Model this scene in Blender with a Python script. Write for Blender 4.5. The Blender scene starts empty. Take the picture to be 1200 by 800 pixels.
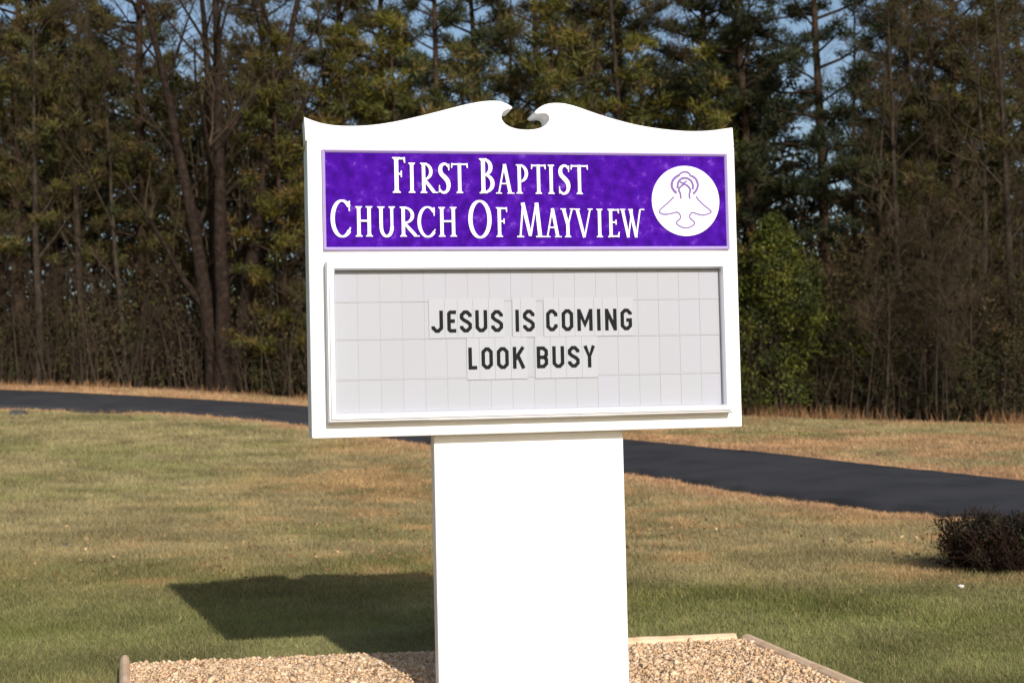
import bpy, math, random
import numpy as np
from mathutils import Matrix, Vector
R = math.radians
random.seed(7)
rng = np.random.default_rng(11)
scene = bpy.context.scene
C = scene.collection

# ------------------------------------------------------------------ camera, sky, sun, exposure
PITCH, ROLL, FPX, EYE = R(2.17), R(-1.30), 1667.0, 1.5
cF = Vector((0, math.cos(PITCH), math.sin(PITCH)))
cU0 = Vector((0, -math.sin(PITCH), math.cos(PITCH)))
cR0 = Vector((1, 0, 0))
cR = cR0 * math.cos(ROLL) + cU0 * math.sin(ROLL)
cU = cU0 * math.cos(ROLL) - cR0 * math.sin(ROLL)
cam_d = bpy.data.cameras.new('camera')
cam = bpy.data.objects.new('camera', cam_d)
C.objects.link(cam)
cam.matrix_world = Matrix(((cR.x, cU.x, -cF.x, 0), (cR.y, cU.y, -cF.y, 0), (cR.z, cU.z, -cF.z, EYE), (0, 0, 0, 1)))
cam_d.sensor_width = 36.0
cam_d.lens = FPX / 1200 * 36
cam_d.clip_end = 3000
cam_d.dof.use_dof = True
cam_d.dof.focus_distance = 6.9
cam_d.dof.aperture_fstop = 4.0
scene.camera = cam

SUN = Vector((0.68, -1.80, 1.0)).normalized()
elev = math.asin(SUN.z)
world = bpy.data.worlds.new('World')
scene.world = world
world.use_nodes = True
wn = world.node_tree
sky = wn.nodes.new('ShaderNodeTexSky')
sky.sky_type = 'NISHITA'
sky.sun_disc = False
sky.sun_elevation = elev
sky.sun_rotation = math.atan2(SUN.x, SUN.y)
sky.air_density = 1.0
sky.dust_density = 1.6
wn.links.new(sky.outputs[0], wn.nodes['Background'].inputs[0])
wn.nodes['Background'].inputs[1].default_value = 0.115
sun_d = bpy.data.lights.new('sun', 'SUN')
sun_d.energy = 4.6
sun_d.angle = R(0.55)
sun_d.color = (1.0, 0.95, 0.88)
sun = bpy.data.objects.new('sun', sun_d)
C.objects.link(sun)
sun.location = SUN * 60
sun.rotation_euler = SUN.to_track_quat('Z', 'Y').to_euler()
scene.view_settings.view_transform = 'Standard'
scene.view_settings.look = 'None'
scene.view_settings.exposure = 0.0
scene.view_settings.gamma = 1.0

# ------------------------------------------------------------------ helpers
def ray(x, y):
    return cF + cR * ((x - 600) / FPX) - cU * ((y - 400) / FPX)
def at_depth(x, y, Y):
    d = ray(x, y)
    return Vector((0, 0, EYE)) + d * (Y / d.y)
def on_ground(x, y, z=0.0):
    d = ray(x, y)
    return Vector((0, 0, EYE)) + d * ((z - EYE) / d.z)

class MB:
    def __init__(s):
        s.v = []; s.f = []; s.m = []
    def add(s, vs, fs, mi=0):
        o = len(s.v)
        s.v.extend(tuple(p) for p in vs)
        s.f.extend(tuple(i + o for i in f) for f in fs)
        s.m.extend([mi] * len(fs))
    def box(s, x0, x1, y0, y1, z0, z1, mi=0):
        vs = [(x, y, z) for z in (z0, z1) for y in (y0, y1) for x in (x0, x1)]
        s.add(vs, [(0, 2, 3, 1), (4, 5, 7, 6), (0, 1, 5, 4), (2, 6, 7, 3), (0, 4, 6, 2), (1, 3, 7, 5)], mi)
    def prism(s, pts, y0, y1, mi=0):
        """outline in (x, z), counter-clockwise seen from -y; y0 front, y1 back"""
        n = len(pts)
        vs = [(x, y0, z) for x, z in pts] + [(x, y1, z) for x, z in pts]
        fs = [tuple(range(n)), tuple(reversed(range(n, 2 * n)))]
        fs += [(i, i + n, (i + 1) % n + n, (i + 1) % n) for i in range(n)]
        s.add(vs, fs, mi)
    def strip(s, pts, ws, y0, y1, mi=0, closed=False):
        """a pen stroke in the x-z plane with its own width at each point"""
        n = len(pts)
        L = []; Rr = []
        for i in range(n):
            p = Vector(pts[i])
            a = Vector(pts[i - 1]) if (i > 0 or closed) else None
            b = Vector(pts[(i + 1) % n]) if (i < n - 1 or closed) else None
            d0 = (p - a).normalized() if a is not None else None
            d1 = (b - p).normalized() if b is not None else None
            if d0 is None: d0 = d1
            if d1 is None: d1 = d0
            t = d0 + d1
            t = t.normalized() if t.length > 1e-6 else d1
            nn = Vector((-t.y, t.x))
            k = 1 / max(0.5, abs(nn.dot(Vector((-d1.y, d1.x)))))
            w = ws[i] / 2 * k
            L.append(p + nn * w); Rr.append(p - nn * w)
        vs = []
        for y in (y0, y1):
            vs += [(p.x, y, p.y) for p in L] + [(p.x, y, p.y) for p in Rr]
        fs = []
        rngi = range(n) if closed else range(n - 1)
        for i in rngi:
            j = (i + 1) % n
            fs.append((i, n + i, n + j, j))
            fs.append((i, j, 2 * n + j, 2 * n + i))
            fs.append((n + j, n + i, 3 * n + i, 3 * n + j))
        if not closed:
            fs.append((0, 2 * n, 3 * n, n))
            fs.append((n - 1, 2 * n - 1, 4 * n - 1, 3 * n - 1))
        s.add(vs, fs, mi)
    def tube(s, pts, rs, n=5, mi=0, cap=False):
        o = len(s.v)
        m = len(pts)
        for i in range(m):
            p = pts[i]
            t = (pts[min(i + 1, m - 1)] - pts[max(i - 1, 0)])
            t = t.normalized() if t.length > 1e-9 else Vector((0, 0, 1))
            a = Vector((1, 0, 0)) if abs(t.x) < 0.8 else Vector((0, 1, 0))
            u = t.cross(a).normalized(); w = t.cross(u)
            for k in range(n):
                an = 2 * math.pi * k / n
                q = p + (u * math.cos(an) + w * math.sin(an)) * rs[i]
                s.v.append((q.x, q.y, q.z))
        for i in range(m - 1):
            for k in range(n):
                k2 = (k + 1) % n
                s.f.append((o + i * n + k, o + i * n + k2, o + (i + 1) * n + k2, o + (i + 1) * n + k)); s.m.append(mi)
        if cap:
            s.f.append(tuple(o + k for k in reversed(range(n)))); s.m.append(mi)
            s.f.append(tuple(o + (m - 1) * n + k for k in range(n))); s.m.append(mi)
    def mesh(s, name, mats, smooth=False):
        me = bpy.data.meshes.new(name)
        me.from_pydata(s.v, [], s.f)
        for m in mats: me.materials.append(m)
        if len(mats) > 1: me.polygons.foreach_set('material_index', s.m)
        if smooth: me.polygons.foreach_set('use_smooth', [True] * len(me.polygons))
        me.update()
        return me
    def build(s, name, mats, parent=None, smooth=False, bevel=0, loc=None):
        if not isinstance(mats, (list, tuple)): mats = [mats]
        return link(name, s.mesh(name, mats, smooth), parent, bevel, loc)

def link(name, me, parent=None, bevel=0, loc=None):
    o = bpy.data.objects.new(name, me)
    C.objects.link(o)
    if parent is not None: o.parent = parent
    if loc is not None: o.location = loc
    if bevel:
        b = o.modifiers.new('bevel', 'BEVEL'); b.width = bevel; b.segments = 2; b.limit_method = 'ANGLE'; b.angle_limit = R(40)
    return o
def tag(o, label=None, cat=None, group=None, kind=None):
    if label: o['label'] = label
    if cat: o['category'] = cat
    if group: o['group'] = group
    if kind: o['kind'] = kind
    return o
def empty(name, loc, rz=0):
    o = bpy.data.objects.new(name, None); C.objects.link(o)
    o.location = loc; o.rotation_euler = (0, 0, rz); o.empty_display_size = 0.2
    return o
def np_mesh(name, V, F, mats, col=None, smooth=False):
    """V (n,3), F (m,k) all faces with the same corner count, col per vertex (n,3)"""
    me = bpy.data.meshes.new(name)
    k = F.shape[1]
    me.vertices.add(len(V)); me.vertices.foreach_set('co', V.astype(np.float32).ravel())
    me.loops.add(F.size); me.loops.foreach_set('vertex_index', F.astype(np.int32).ravel())
    me.polygons.add(len(F))
    me.polygons.foreach_set('loop_start', np.arange(0, F.size, k, dtype=np.int32))
    me.polygons.foreach_set('loop_total', np.full(len(F), k, dtype=np.int32))
    if col is not None:
        a = me.color_attributes.new('tint', 'FLOAT_COLOR', 'POINT')
        a.data.foreach_set('color', np.concatenate([col, np.ones((len(V), 1))], 1).astype(np.float32).ravel())
    for m in mats: me.materials.append(m)
    if smooth: me.polygons.foreach_set('use_smooth', np.ones(len(F), dtype=bool))
    me.update(calc_edges=True)
    return me

_lat = rng.random((64, 64))
def vnoise(x, y, s, seed=0):
    """smooth value noise 0..1"""
    x = np.asarray(x) / s + seed * 17.31; y = np.asarray(y) / s + seed * 5.77
    xi = np.floor(x).astype(int); yi = np.floor(y).astype(int)
    fx = x - xi; fy = y - yi
    fx = fx * fx * (3 - 2 * fx); fy = fy * fy * (3 - 2 * fy)
    g = lambda a, b: _lat[a % 64, b % 64]
    return (g(xi, yi) * (1 - fx) + g(xi + 1, yi) * fx) * (1 - fy) + (g(xi, yi + 1) * (1 - fx) + g(xi + 1, yi + 1) * fx) * fy
def fbm(x, y, s, seed=0, o=4):
    t = 0; a = 0.5; n = 0
    for i in range(o):
        t = t + a * vnoise(x, y, s / 2 ** i, seed + i); n += a; a *= 0.55
    return t / n
def inside(poly, x, y):
    r = np.zeros(np.shape(x), bool); n = len(poly)
    for i in range(n):
        x0, y0 = poly[i]; x1, y1 = poly[(i + 1) % n]
        if y0 == y1: continue
        c = ((y0 > y) != (y1 > y)) & (x < (x1 - x0) * (y - y0) / (y1 - y0) + x0)
        r ^= c
    return r

def needle_mesh(name, cen, rad, per, ln, wd, palette, seed, mat_key='needle', droop=0.0, flat=0.0):
    g = np.random.default_rng(seed); n = len(cen)
    cen = np.repeat(cen, per, 0); rad = np.repeat(rad, per)
    d = g.normal(size=(n * per, 3)); d /= np.linalg.norm(d, axis=1)[:, None]
    off = d * (rad * g.random(n * per) ** 0.5)[:, None]
    off[:, 2] *= 1 - flat
    base = cen + off
    dd = d * 0.8 + g.normal(size=d.shape) * 0.5; dd[:, 2] += 0.25 - droop; dd /= np.linalg.norm(dd, axis=1)[:, None]
    L = ln * g.uniform(0.6, 1.25, n * per); s = np.cross(dd, g.normal(size=d.shape)); s /= np.linalg.norm(s, axis=1)[:, None] + 1e-9
    W = wd * g.uniform(0.6, 1.3, n * per)
    V = np.stack([base - dd * L[:, None] * 0.35, base + s * W[:, None] / 2, base + dd * L[:, None] * 0.65, base - s * W[:, None] / 2], 1)
    pc = np.array(palette)[np.repeat(g.integers(0, len(palette), n), per)] * g.uniform(0.65, 1.35, (n * per, 1))
    return np_mesh(name, V.reshape(-1, 3), np.arange(n * per * 4).reshape(-1, 4), [M[mat_key]], np.repeat(pc, 4, 0))

# ------------------------------------------------------------------ materials
def mat(name, col, rough=0.6, spec=0.3, metal=0.0):
    m = bpy.data.materials.new(name); m.use_nodes = True
    b = m.node_tree.nodes['Principled BSDF']
    b.inputs['Base Color'].default_value = (*col, 1)
    b.inputs['Roughness'].default_value = rough
    b.inputs['Specular IOR Level'].default_value = spec
    b.inputs['Metallic'].default_value = metal
    return m
def mottle(m, cols, scale=6.0, detail=6.0, lo=0.3, hi=0.7, bump=0.0, bscale=None, coord='Object', rough=None, bdist=0.01):
    nt = m.node_tree; b = nt.nodes['Principled BSDF']
    tc = nt.nodes.new('ShaderNodeTexCoord'); n = nt.nodes.new('ShaderNodeTexNoise')
    n.inputs['Scale'].default_value = scale; n.inputs['Detail'].default_value = detail; n.inputs['Roughness'].default_value = 0.6
    nt.links.new(tc.outputs[coord], n.inputs['Vector'])
    r = nt.nodes.new('ShaderNodeValToRGB')
    e = r.color_ramp.elements
    e[0].position = lo; e[0].color = (*cols[0], 1); e[1].position = hi; e[1].color = (*cols[-1], 1)
    for i, c in enumerate(cols[1:-1]):
        x = e.new(lo + (hi - lo) * (i + 1) / (len(cols) - 1)); x.color = (*c, 1)
    nt.links.new(n.outputs['Fac'], r.inputs['Fac']); nt.links.new(r.outputs['Color'], b.inputs['Base Color'])
    if bump:
        n2 = nt.nodes.new('ShaderNodeTexNoise'); n2.inputs['Scale'].default_value = bscale or scale * 4; n2.inputs['Detail'].default_value = 5
        nt.links.new(tc.outputs[coord], n2.inputs['Vector'])
        bp = nt.nodes.new('ShaderNodeBump'); bp.inputs['Strength'].default_value = bump; bp.inputs['Distance'].default_value = bdist
        nt.links.new(n2.outputs['Fac'], bp.inputs['Height']); nt.links.new(bp.outputs['Normal'], b.inputs['Normal'])
    return m
def tint_mat(name, rough=0.8, spec=0.15, trans=0.0, objvar=0.25):
    """colour from the mesh's tint attribute, varied from object to object"""
    m = bpy.data.materials.new(name); m.use_nodes = True
    nt = m.node_tree; b = nt.nodes['Principled BSDF']
    a = nt.nodes.new('ShaderNodeAttribute'); a.attribute_name = 'tint'
    oi = nt.nodes.new('ShaderNodeObjectInfo'); mr = nt.nodes.new('ShaderNodeMapRange')
    mr.inputs['To Min'].default_value = 1 - objvar; mr.inputs['To Max'].default_value = 1 + objvar
    hs = nt.nodes.new('ShaderNodeHueSaturation')
    nt.links.new(oi.outputs['Random'], mr.inputs['Value']); nt.links.new(mr.outputs[0], hs.inputs['Value'])
    nt.links.new(a.outputs['Color'], hs.inputs['Color']); nt.links.new(hs.outputs[0], b.inputs['Base Color'])
    b.inputs['Roughness'].default_value = rough; b.inputs['Specular IOR Level'].default_value = spec
    if trans:
        t = nt.nodes.new('ShaderNodeBsdfTranslucent'); mx = nt.nodes.new('ShaderNodeMixShader')
        nt.links.new(hs.outputs[0], t.inputs[0]); mx.inputs[0].default_value = trans
        nt.links.new(b.outputs[0], mx.inputs[1]); nt.links.new(t.outputs[0], mx.inputs[2])
        nt.links.new(mx.outputs[0], nt.nodes['Material Output'].inputs[0])
    return m

M = {}
M['white'] = mottle(mat('sign_white_paint', (0.8, 0.8, 0.8), 0.42, 0.4), [(0.80, 0.79, 0.785), (0.86, 0.855, 0.85)], 3.0, 4, 0.3, 0.7, 0.06, 60, bdist=0.003)
M['frame'] = mat('white_aluminium_frame', (0.72, 0.73, 0.80), 0.3, 0.5, 0.4)
M['purple'] = mottle(mat('purple_face', (0.1, 0.01, 0.4), 0.8, 0.08), [(0.034, 0.001, 0.18), (0.048, 0.002, 0.26), (0.064, 0.005, 0.30), (0.145, 0.05, 0.42)], 19, 5, 0.36, 0.72, 0.8, 30, bdist=0.006)
M['lavender'] = mat('lavender_edge', (0.40, 0.31, 0.58), 0.6, 0.2)
M['letter_white'] = mat('letter_white', (0.84, 0.81, 0.84), 0.45, 0.3)
M['drawing'] = mat('lilac_line', (0.20, 0.13, 0.36), 0.7, 0.1)
M['board'] = mat('board_back', (0.385, 0.392, 0.42), 0.8, 0.1)
M['track'] = mat('clear_track', (0.405, 0.412, 0.44), 0.7, 0.15)
M['tile'] = mat('letter_tile_clear', (0.410, 0.421, 0.460), 0.7, 0.15)
M['blank'] = [mat('blank_panel_%d' % i, c, 0.7, 0.15) for i, c in enumerate([(0.393, 0.404, 0.442), (0.395, 0.402, 0.452), (0.388, 0.398, 0.436), (0.399, 0.403, 0.444)])]
M['ink'] = mat('letter_black', (0.016, 0.016, 0.018), 0.85, 0.06)
M['timber'] = mottle(mat('pine_timber', (0.5, 0.36, 0.25), 0.8, 0.1), [(0.50, 0.33, 0.20), (0.70, 0.49, 0.32), (0.78, 0.59, 0.42)], 7, 8, 0.25, 0.75, 0.5, 40, bdist=0.006)
M['asphalt'] = mottle(mat('asphalt', (0.04, 0.04, 0.045), 0.9, 0.12), [(0.030, 0.030, 0.034), (0.044, 0.044, 0.049), (0.054, 0.053, 0.057)], 0.9, 10, 0.3, 0.7, 0.6, 60, bdist=0.008)
M['stone'] = mottle(mat('dark_stone', (0.1, 0.1, 0.1), 0.9, 0.1), [(0.05, 0.048, 0.05), (0.13, 0.12, 0.11)], 4, 6, 0.3, 0.7, 0.6, 14, bdist=0.03)
M['bark_pine'] = mottle(mat('pine_bark', (0.06, 0.04, 0.03), 0.95, 0.05), [(0.018, 0.012, 0.009), (0.040, 0.026, 0.018), (0.066, 0.042, 0.028)], 5, 8, 0.3, 0.72, 0.8, 9, bdist=0.05)
M['bark_grey'] = mottle(mat('grey_bark', (0.07, 0.06, 0.05), 0.95, 0.05), [(0.020, 0.016, 0.012), (0.040, 0.031, 0.023), (0.070, 0.055, 0.041)], 4, 8, 0.3, 0.72, 0.7, 9, bdist=0.04)
M['bark_dark'] = mottle(mat('dark_bark', (0.03, 0.02, 0.016), 0.95, 0.05), [(0.012, 0.009, 0.007), (0.026, 0.018, 0.014), (0.050, 0.036, 0.028)], 5, 8, 0.3, 0.75, 0.8, 9, bdist=0.05)
M['twig'] = mottle(mat('twig', (0.05, 0.04, 0.03), 0.95, 0.05), [(0.036, 0.026, 0.016), (0.080, 0.060, 0.038)], 0.6, 3, 0.3, 0.7)
M['leaf'] = tint_mat('foliage', 0.6, 0.2, 0.25, 0.25)
M['needle'] = tint_mat('needles', 0.6, 0.2, 0.2, 0.28)
M['brush'] = tint_mat('brush_stems', 0.95, 0.05, 0, 0)
M['grass'] = tint_mat('grass_blades', 0.75, 0.12, 0.25, 0)
M['pebble'] = tint_mat('gravel_stones', 0.8, 0.2, 0, 0)
M['gravel_base'] = mottle(mat('gravel_base', (0.4, 0.28, 0.18), 0.95, 0.05), [(0.34, 0.22, 0.13), (0.60, 0.43, 0.28)], 45, 4, 0.35, 0.65, 0.8, 60, bdist=0.02)
M['paper'] = mat('white_scrap', (0.8, 0.8, 0.78), 0.8, 0.1)
# ground: tint attribute times fine soil noise
def ground_mat():
    m = tint_mat('turf_ground', 0.95, 0.05, 0, 0)
    nt = m.node_tree; b = nt.nodes['Principled BSDF']
    hs = next(n for n in nt.nodes if n.type == 'HUE_SAT')
    tc = nt.nodes.new('ShaderNodeTexCoord')
    n1 = nt.nodes.new('ShaderNodeTexNoise'); n1.inputs['Scale'].default_value = 9; n1.inputs['Detail'].default_value = 9; n1.inputs['Roughness'].default_value = 0.72
    nt.links.new(tc.outputs['Object'], n1.inputs['Vector'])
    mr = nt.nodes.new('ShaderNodeMapRange'); mr.inputs['From Min'].default_value = 0.3; mr.inputs['From Max'].default_value = 0.7
    mr.inputs['To Min'].default_value = 0.62; mr.inputs['To Max'].default_value = 1.32
    nt.links.new(n1.outputs['Fac'], mr.inputs['Value'])
    mx = nt.nodes.new('ShaderNodeMix'); mx.data_type = 'RGBA'; mx.blend_type = 'MULTIPLY'; mx.inputs[0].default_value = 1
    nt.links.new(hs.outputs[0], mx.inputs[6]); nt.links.new(mr.outputs[0], mx.inputs[7]); nt.links.new(mx.outputs[2], b.inputs['Base Color'])
    bp = nt.nodes.new('ShaderNodeBump'); bp.inputs['Strength'].default_value = 0.7; bp.inputs['Distance'].default_value = 0.04
    nt.links.new(n1.outputs['Fac'], bp.inputs['Height']); nt.links.new(bp.outputs['Normal'], b.inputs['Normal'])
    return m
M['ground'] = ground_mat()

# ------------------------------------------------------------------ terrain
# road edges: (pixel x, pixel y, depth in metres)
NEAR = [(0, 478, 45), (80, 479.5, 44), (160, 481.5, 42.5), (250, 486, 40.6), (360, 497, 38), (733, 551.7, 26), (908, 580, 22), (1087, 602, 18.8), (1200, 612, 17.2)]
FAR = [(0, 457, 51), (80, 460, 50), (160, 464, 48.7), (250, 469, 46.8), (360, 476, 44), (733, 515.4, 33), (908, 532, 28), (1117, 555, 23.6), (1200, 565, 22)]
TREE = [(0, 452, 54.5), (160, 455, 53), (300, 464, 51), (360, 470, 50), (600, 480, 49), (870, 488, 48), (1030, 493, 46), (1200, 497, 44)]
ctrl = [tuple(at_depth(*q)) for q in NEAR + FAR + TREE]
for X in (-14, -7, 0, 7, 14):
    for Y in (0, 6, 12): ctrl.append((X, Y, 0.0))
ctrl += [(-30, 0, 0.1), (30, 0, -0.2), (-30, 20, 0.8), (28, 20, -0.3), (-36, 50, 2.6), (36, 45, -0.4), (-36, 75, 3.4), (-12, 75, 2.9), (0, 75, 2.2), (14, 75, 1.3), (36, 75, 0.6), (-36, 110, 4.0), (0, 110, 2.8), (36, 110, 1.4), (9, 12, -0.02)]
cp = np.array(ctrl)
def tk(r2): return np.where(r2 > 0, 0.5 * r2 * np.log(np.maximum(r2, 1e-12)), 0)
nC = len(cp)
A = np.zeros((nC + 3, nC + 3))
A[:nC, :nC] = tk(((cp[:, None, :2] - cp[None, :, :2]) ** 2).sum(-1)) + np.eye(nC) * 2.0
A[:nC, nC] = 1; A[:nC, nC + 1:] = cp[:, :2]; A[nC:, :nC] = A[:nC, nC:].T
tps = np.linalg.solve(A, np.concatenate([cp[:, 2], [0, 0, 0]]))
def gz(x, y):
    x = np.clip(np.asarray(x, float), -36, 36); y = np.clip(np.asarray(y, float), 0, 110)
    sh = x.shape; p = np.stack([x.ravel(), y.ravel()], 1); out = np.empty(len(p))
    for i in range(0, len(p), 20000):
        q = p[i:i + 20000]
        out[i:i + 20000] = tk(((q[:, None] - cp[None, :, :2]) ** 2).sum(-1)) @ tps[:nC] + tps[nC] + q @ tps[nC + 1:]
    z = out.reshape(sh)
    return z * np.clip((y - 9.5) / 4, 0, 1)          # level lawn round the sign
def gz1(x, y): return float(gz(np.array([x]), np.array([y]))[0])

# bed outline (world xy): back left, back right, front right, front left
bBL = on_ground(147, 779, 0.06).xy; bBR = on_ground(868, 741, 0.10).xy
bR2 = on_ground(1012, 802, 0.10).xy
bdir = (bR2 - bBR).normalized()
bFR = bBR + bdir * 4.1
bFL = on_ground(150, 1030, 0.06).xy
bed = [tuple(bBL), tuple(bBR), tuple(bFR), tuple(bFL)]

near_xy = [at_depth(*q).xy for q in NEAR]; far_xy = [at_depth(*q).xy for q in FAR]
def extend(p, d, n=3, step=7): 
    out = []
    for i in range(1, n + 1): out.append(p + d * step * i)
    return out
dl = (near_xy[0] - near_xy[1]).normalized(); dr = (near_xy[-1] - near_xy[-2]).normalized()
near_xy = extend(near_xy[0], dl)[::-1] + near_xy + extend(near_xy[-1], dr, 2, 5)
far_xy = extend(far_xy[0], dl)[::-1] + far_xy + extend(far_xy[-1], dr, 2, 5)
def dense(pl, n):
    P = np.array([tuple(p) for p in pl]); s = np.concatenate([[0], np.cumsum(np.hypot(*np.diff(P, axis=0).T))])
    # Catmull-Rom style smoothing: sample the line densely, then average
    t = np.linspace(0, s[-1], 600); Q = np.stack([np.interp(t, s, P[:, 0]), np.interp(t, s, P[:, 1])], 1)
    k = 21; pad = np.concatenate([np.repeat(Q[:1], k // 2, 0), Q, np.repeat(Q[-1:], k // 2, 0)])
    Q = np.stack([np.convolve(pad[:, i], np.ones(k) / k, 'valid') for i in (0, 1)], 1)
    Q[0] = P[0]; Q[-1] = P[-1]
    idx = np.linspace(0, 599, n).round().astype(int)
    return Q[idx]
NR = 260
rn = dense(near_xy, NR); rf = dense(far_xy, NR)
road_poly = [tuple(p) for p in rn] + [tuple(p) for p in rf[::-1]]
road_poly_c = [tuple(p) for p in rn[::6]] + [tuple(p) for p in rf[::-6]]

def smoothstep(a, b, x):
    t = np.clip((x - a) / (b - a), 0, 1); return t * t * (3 - 2 * t)
tree_line = np.array([tuple(at_depth(*q).xy) for q in TREE])
def tree_y(x): return np.interp(x, tree_line[:, 0], tree_line[:, 1])
def road_dist(x, y):
    """signed-ish distance to the near / far road edges (coarse)"""
    P = np.concatenate([rn[::4], rf[::4]])
    out = np.empty(x.shape).ravel(); xr, yr = x.ravel(), y.ravel()
    for i in range(0, len(xr), 40000):
        out[i:i + 40000] = np.sqrt(((xr[i:i + 40000, None] - P[None, :, 0]) ** 2 + (yr[i:i + 40000, None] - P[None, :, 1]) ** 2).min(1))
    return out.reshape(x.shape)
GREEN = np.array([0.150, 0.160, 0.046]); KHAKI = np.array([0.315, 0.262, 0.132]); RUST = np.array([0.38, 0.235, 0.115])
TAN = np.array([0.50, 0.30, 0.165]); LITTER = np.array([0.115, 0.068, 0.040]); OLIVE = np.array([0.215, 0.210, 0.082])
def turf(x, y, rd=None):
    """colour of the turf itself: greener near the bed, straw and rust further out, bare tan soil along the road"""
    g = fbm(x, y, 5.0, 1); p = fbm(x, y, 1.7, 4); q = fbm(x, y, 0.7, 9); h = fbm(x, y, 3.0, 15)
    green = np.clip(1.1 - smoothstep(8.5, 19, y + (g - 0.5) * 12 + (p - 0.5) * 9 - 0.12 * x) * 1.1, 0.0, 1)
    green = np.clip(green + (p - 0.50) * 2.0 * smoothstep(-8, -3, x) + (p - 0.52) * 0.8, 0, 1)
    c = KHAKI[None] * (1 - green[:, None]) + GREEN[None] * green[:, None]
    ol = smoothstep(0.5, 0.66, h)[:, None] * 0.75
    c = c * (1 - ol) + OLIVE[None] * ol
    wr = smoothstep(-6.5, -2.5, x) * (1 - smoothstep(5, 10, x)) * smoothstep(9.8, 12.5, y)
    ru = (smoothstep(0.47, 0.60, p * 0.55 + q * 0.45) * wr * 0.65 + wr * 0.12)[:, None]
    c = c * (1 - ru) + RUST[None] * ru
    if rd is not None:
        t = ((1 - smoothstep(0.15, 1.5, rd + (q - 0.5) * 1.6)) * smoothstep(13, 16, y))[:, None]
        c = c * (1 - t) + TAN[None] * t
        far = smoothstep(0, 1, (y - np.interp(x, rf[:, 0], rf[:, 1])))
        t = (far * np.clip(smoothstep(0.38, 0.6, p) * 0.75 + 0.6 * smoothstep(-2, -9, x), 0, 0.9))[:, None]
        c = c * (1 - t) + TAN[None] * 0.9 * t
    t = (np.exp(-(((x - 4.4) / 1.3) ** 2 + ((y - 11.3) / 0.55) ** 2)) * 1.3 * smoothstep(0.3, 0.55, q)).clip(0, 0.8)[:, None]
    c = c * (1 - t) + RUST[None] * t
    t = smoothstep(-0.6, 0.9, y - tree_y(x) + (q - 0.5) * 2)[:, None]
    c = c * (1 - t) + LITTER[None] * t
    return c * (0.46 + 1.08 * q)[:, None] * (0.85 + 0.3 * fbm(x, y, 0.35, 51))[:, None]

def axis(core0, core1, step, far, growth=1.35):
    a = list(np.arange(core0, core1 + 1e-6, step)); s = step; lo = core0; hi = core1
    while hi < far:
        s *= growth; hi += s; lo -= s; a.insert(0, lo); a.append(hi)
    return np.array(a)
gx = axis(-30, 30, 0.3, 700); gy = axis(3, 72, 0.3, 700)
GX, GY = np.meshgrid(gx, gy)
gv = np.stack([GX.ravel(), GY.ravel()], 1)
gzv = gz(gv[:, 0], gv[:, 1])
gzv = gzv + (fbm(gv[:, 0], gv[:, 1], 2.2, 30) - 0.5) * 0.07 * smoothstep(10, 14, gv[:, 1])
rdv = road_dist(gv[:, 0], gv[:, 1])
inr = inside(road_poly_c, gv[:, 0], gv[:, 1])
gzv = gzv - np.where(inr, 0.05, 0.05 * (1 - smoothstep(0, 0.6, rdv)))
nx, ny = len(gx), len(gy)
ii = (np.arange(ny - 1)[:, None] * nx + np.arange(nx - 1)[None]).ravel()
gf = np.stack([ii, ii + 1, ii + nx + 1, ii + nx], 1)
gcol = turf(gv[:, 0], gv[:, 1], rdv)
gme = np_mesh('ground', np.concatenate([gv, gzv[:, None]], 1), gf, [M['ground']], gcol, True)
tag(link('ground', gme), kind='structure')
GZGRID = gzv.reshape(ny, nx)
def gsurf(x, y):
    """height of the built ground sheet (bilinear)"""
    i = np.clip(np.searchsorted(gx, x) - 1, 0, nx - 2); j = np.clip(np.searchsorted(gy, y) - 1, 0, ny - 2)
    fx = (x - gx[i]) / (gx[i + 1] - gx[i]); fy = (y - gy[j]) / (gy[j + 1] - gy[j])
    Z = GZGRID
    return (Z[j, i] * (1 - fx) + Z[j, i + 1] * fx) * (1 - fy) + (Z[j + 1, i] * (1 - fx) + Z[j + 1, i + 1] * fx) * fy
def gs1(x, y): return float(gsurf(np.array([x]), np.array([y]))[0])

# road: a draped sheet with ragged edges and a small skirt
K = 9
jn = (fbm(np.arange(NR) * 0.35, np.zeros(NR), 1.0, 40) - 0.5) * 0.22 + (fbm(np.arange(NR) * 1.7, np.zeros(NR), 1.0, 44) - 0.5) * 0.22
rows = []
for k in range(K):
    t = k / (K - 1)
    off = jn if k == 0 else (np.roll(jn, 37) if k == K - 1 else 0)
    d = rf - rn; d = d / np.hypot(d[:, 0], d[:, 1])[:, None]
    rows.append(rn * (1 - t) + rf * t + d * np.broadcast_to(np.asarray(off), (NR,))[:, None])
P = np.stack(rows, 1)
Zr = gz(P[..., 0], P[..., 1]) + 0.022 + 0.05 * np.sin(np.linspace(0, math.pi, K))[None]
V = np.concatenate([P, Zr[..., None]], 2)
sk0 = V[:, :1].copy(); sk0[..., 2] -= 0.2; sk1 = V[:, -1:].copy(); sk1[..., 2] -= 0.2
V = np.concatenate([sk0, V, sk1], 1); K2 = K + 2
ii = (np.arange(NR - 1)[:, None] * K2 + np.arange(K2 - 1)[None]).ravel()
rfaces = np.stack([ii, ii + K2, ii + K2 + 1, ii + 1], 1)
tag(link('road', np_mesh('road', V.reshape(-1, 3), rfaces, [M['asphalt']], None, True)), kind='structure')

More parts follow.
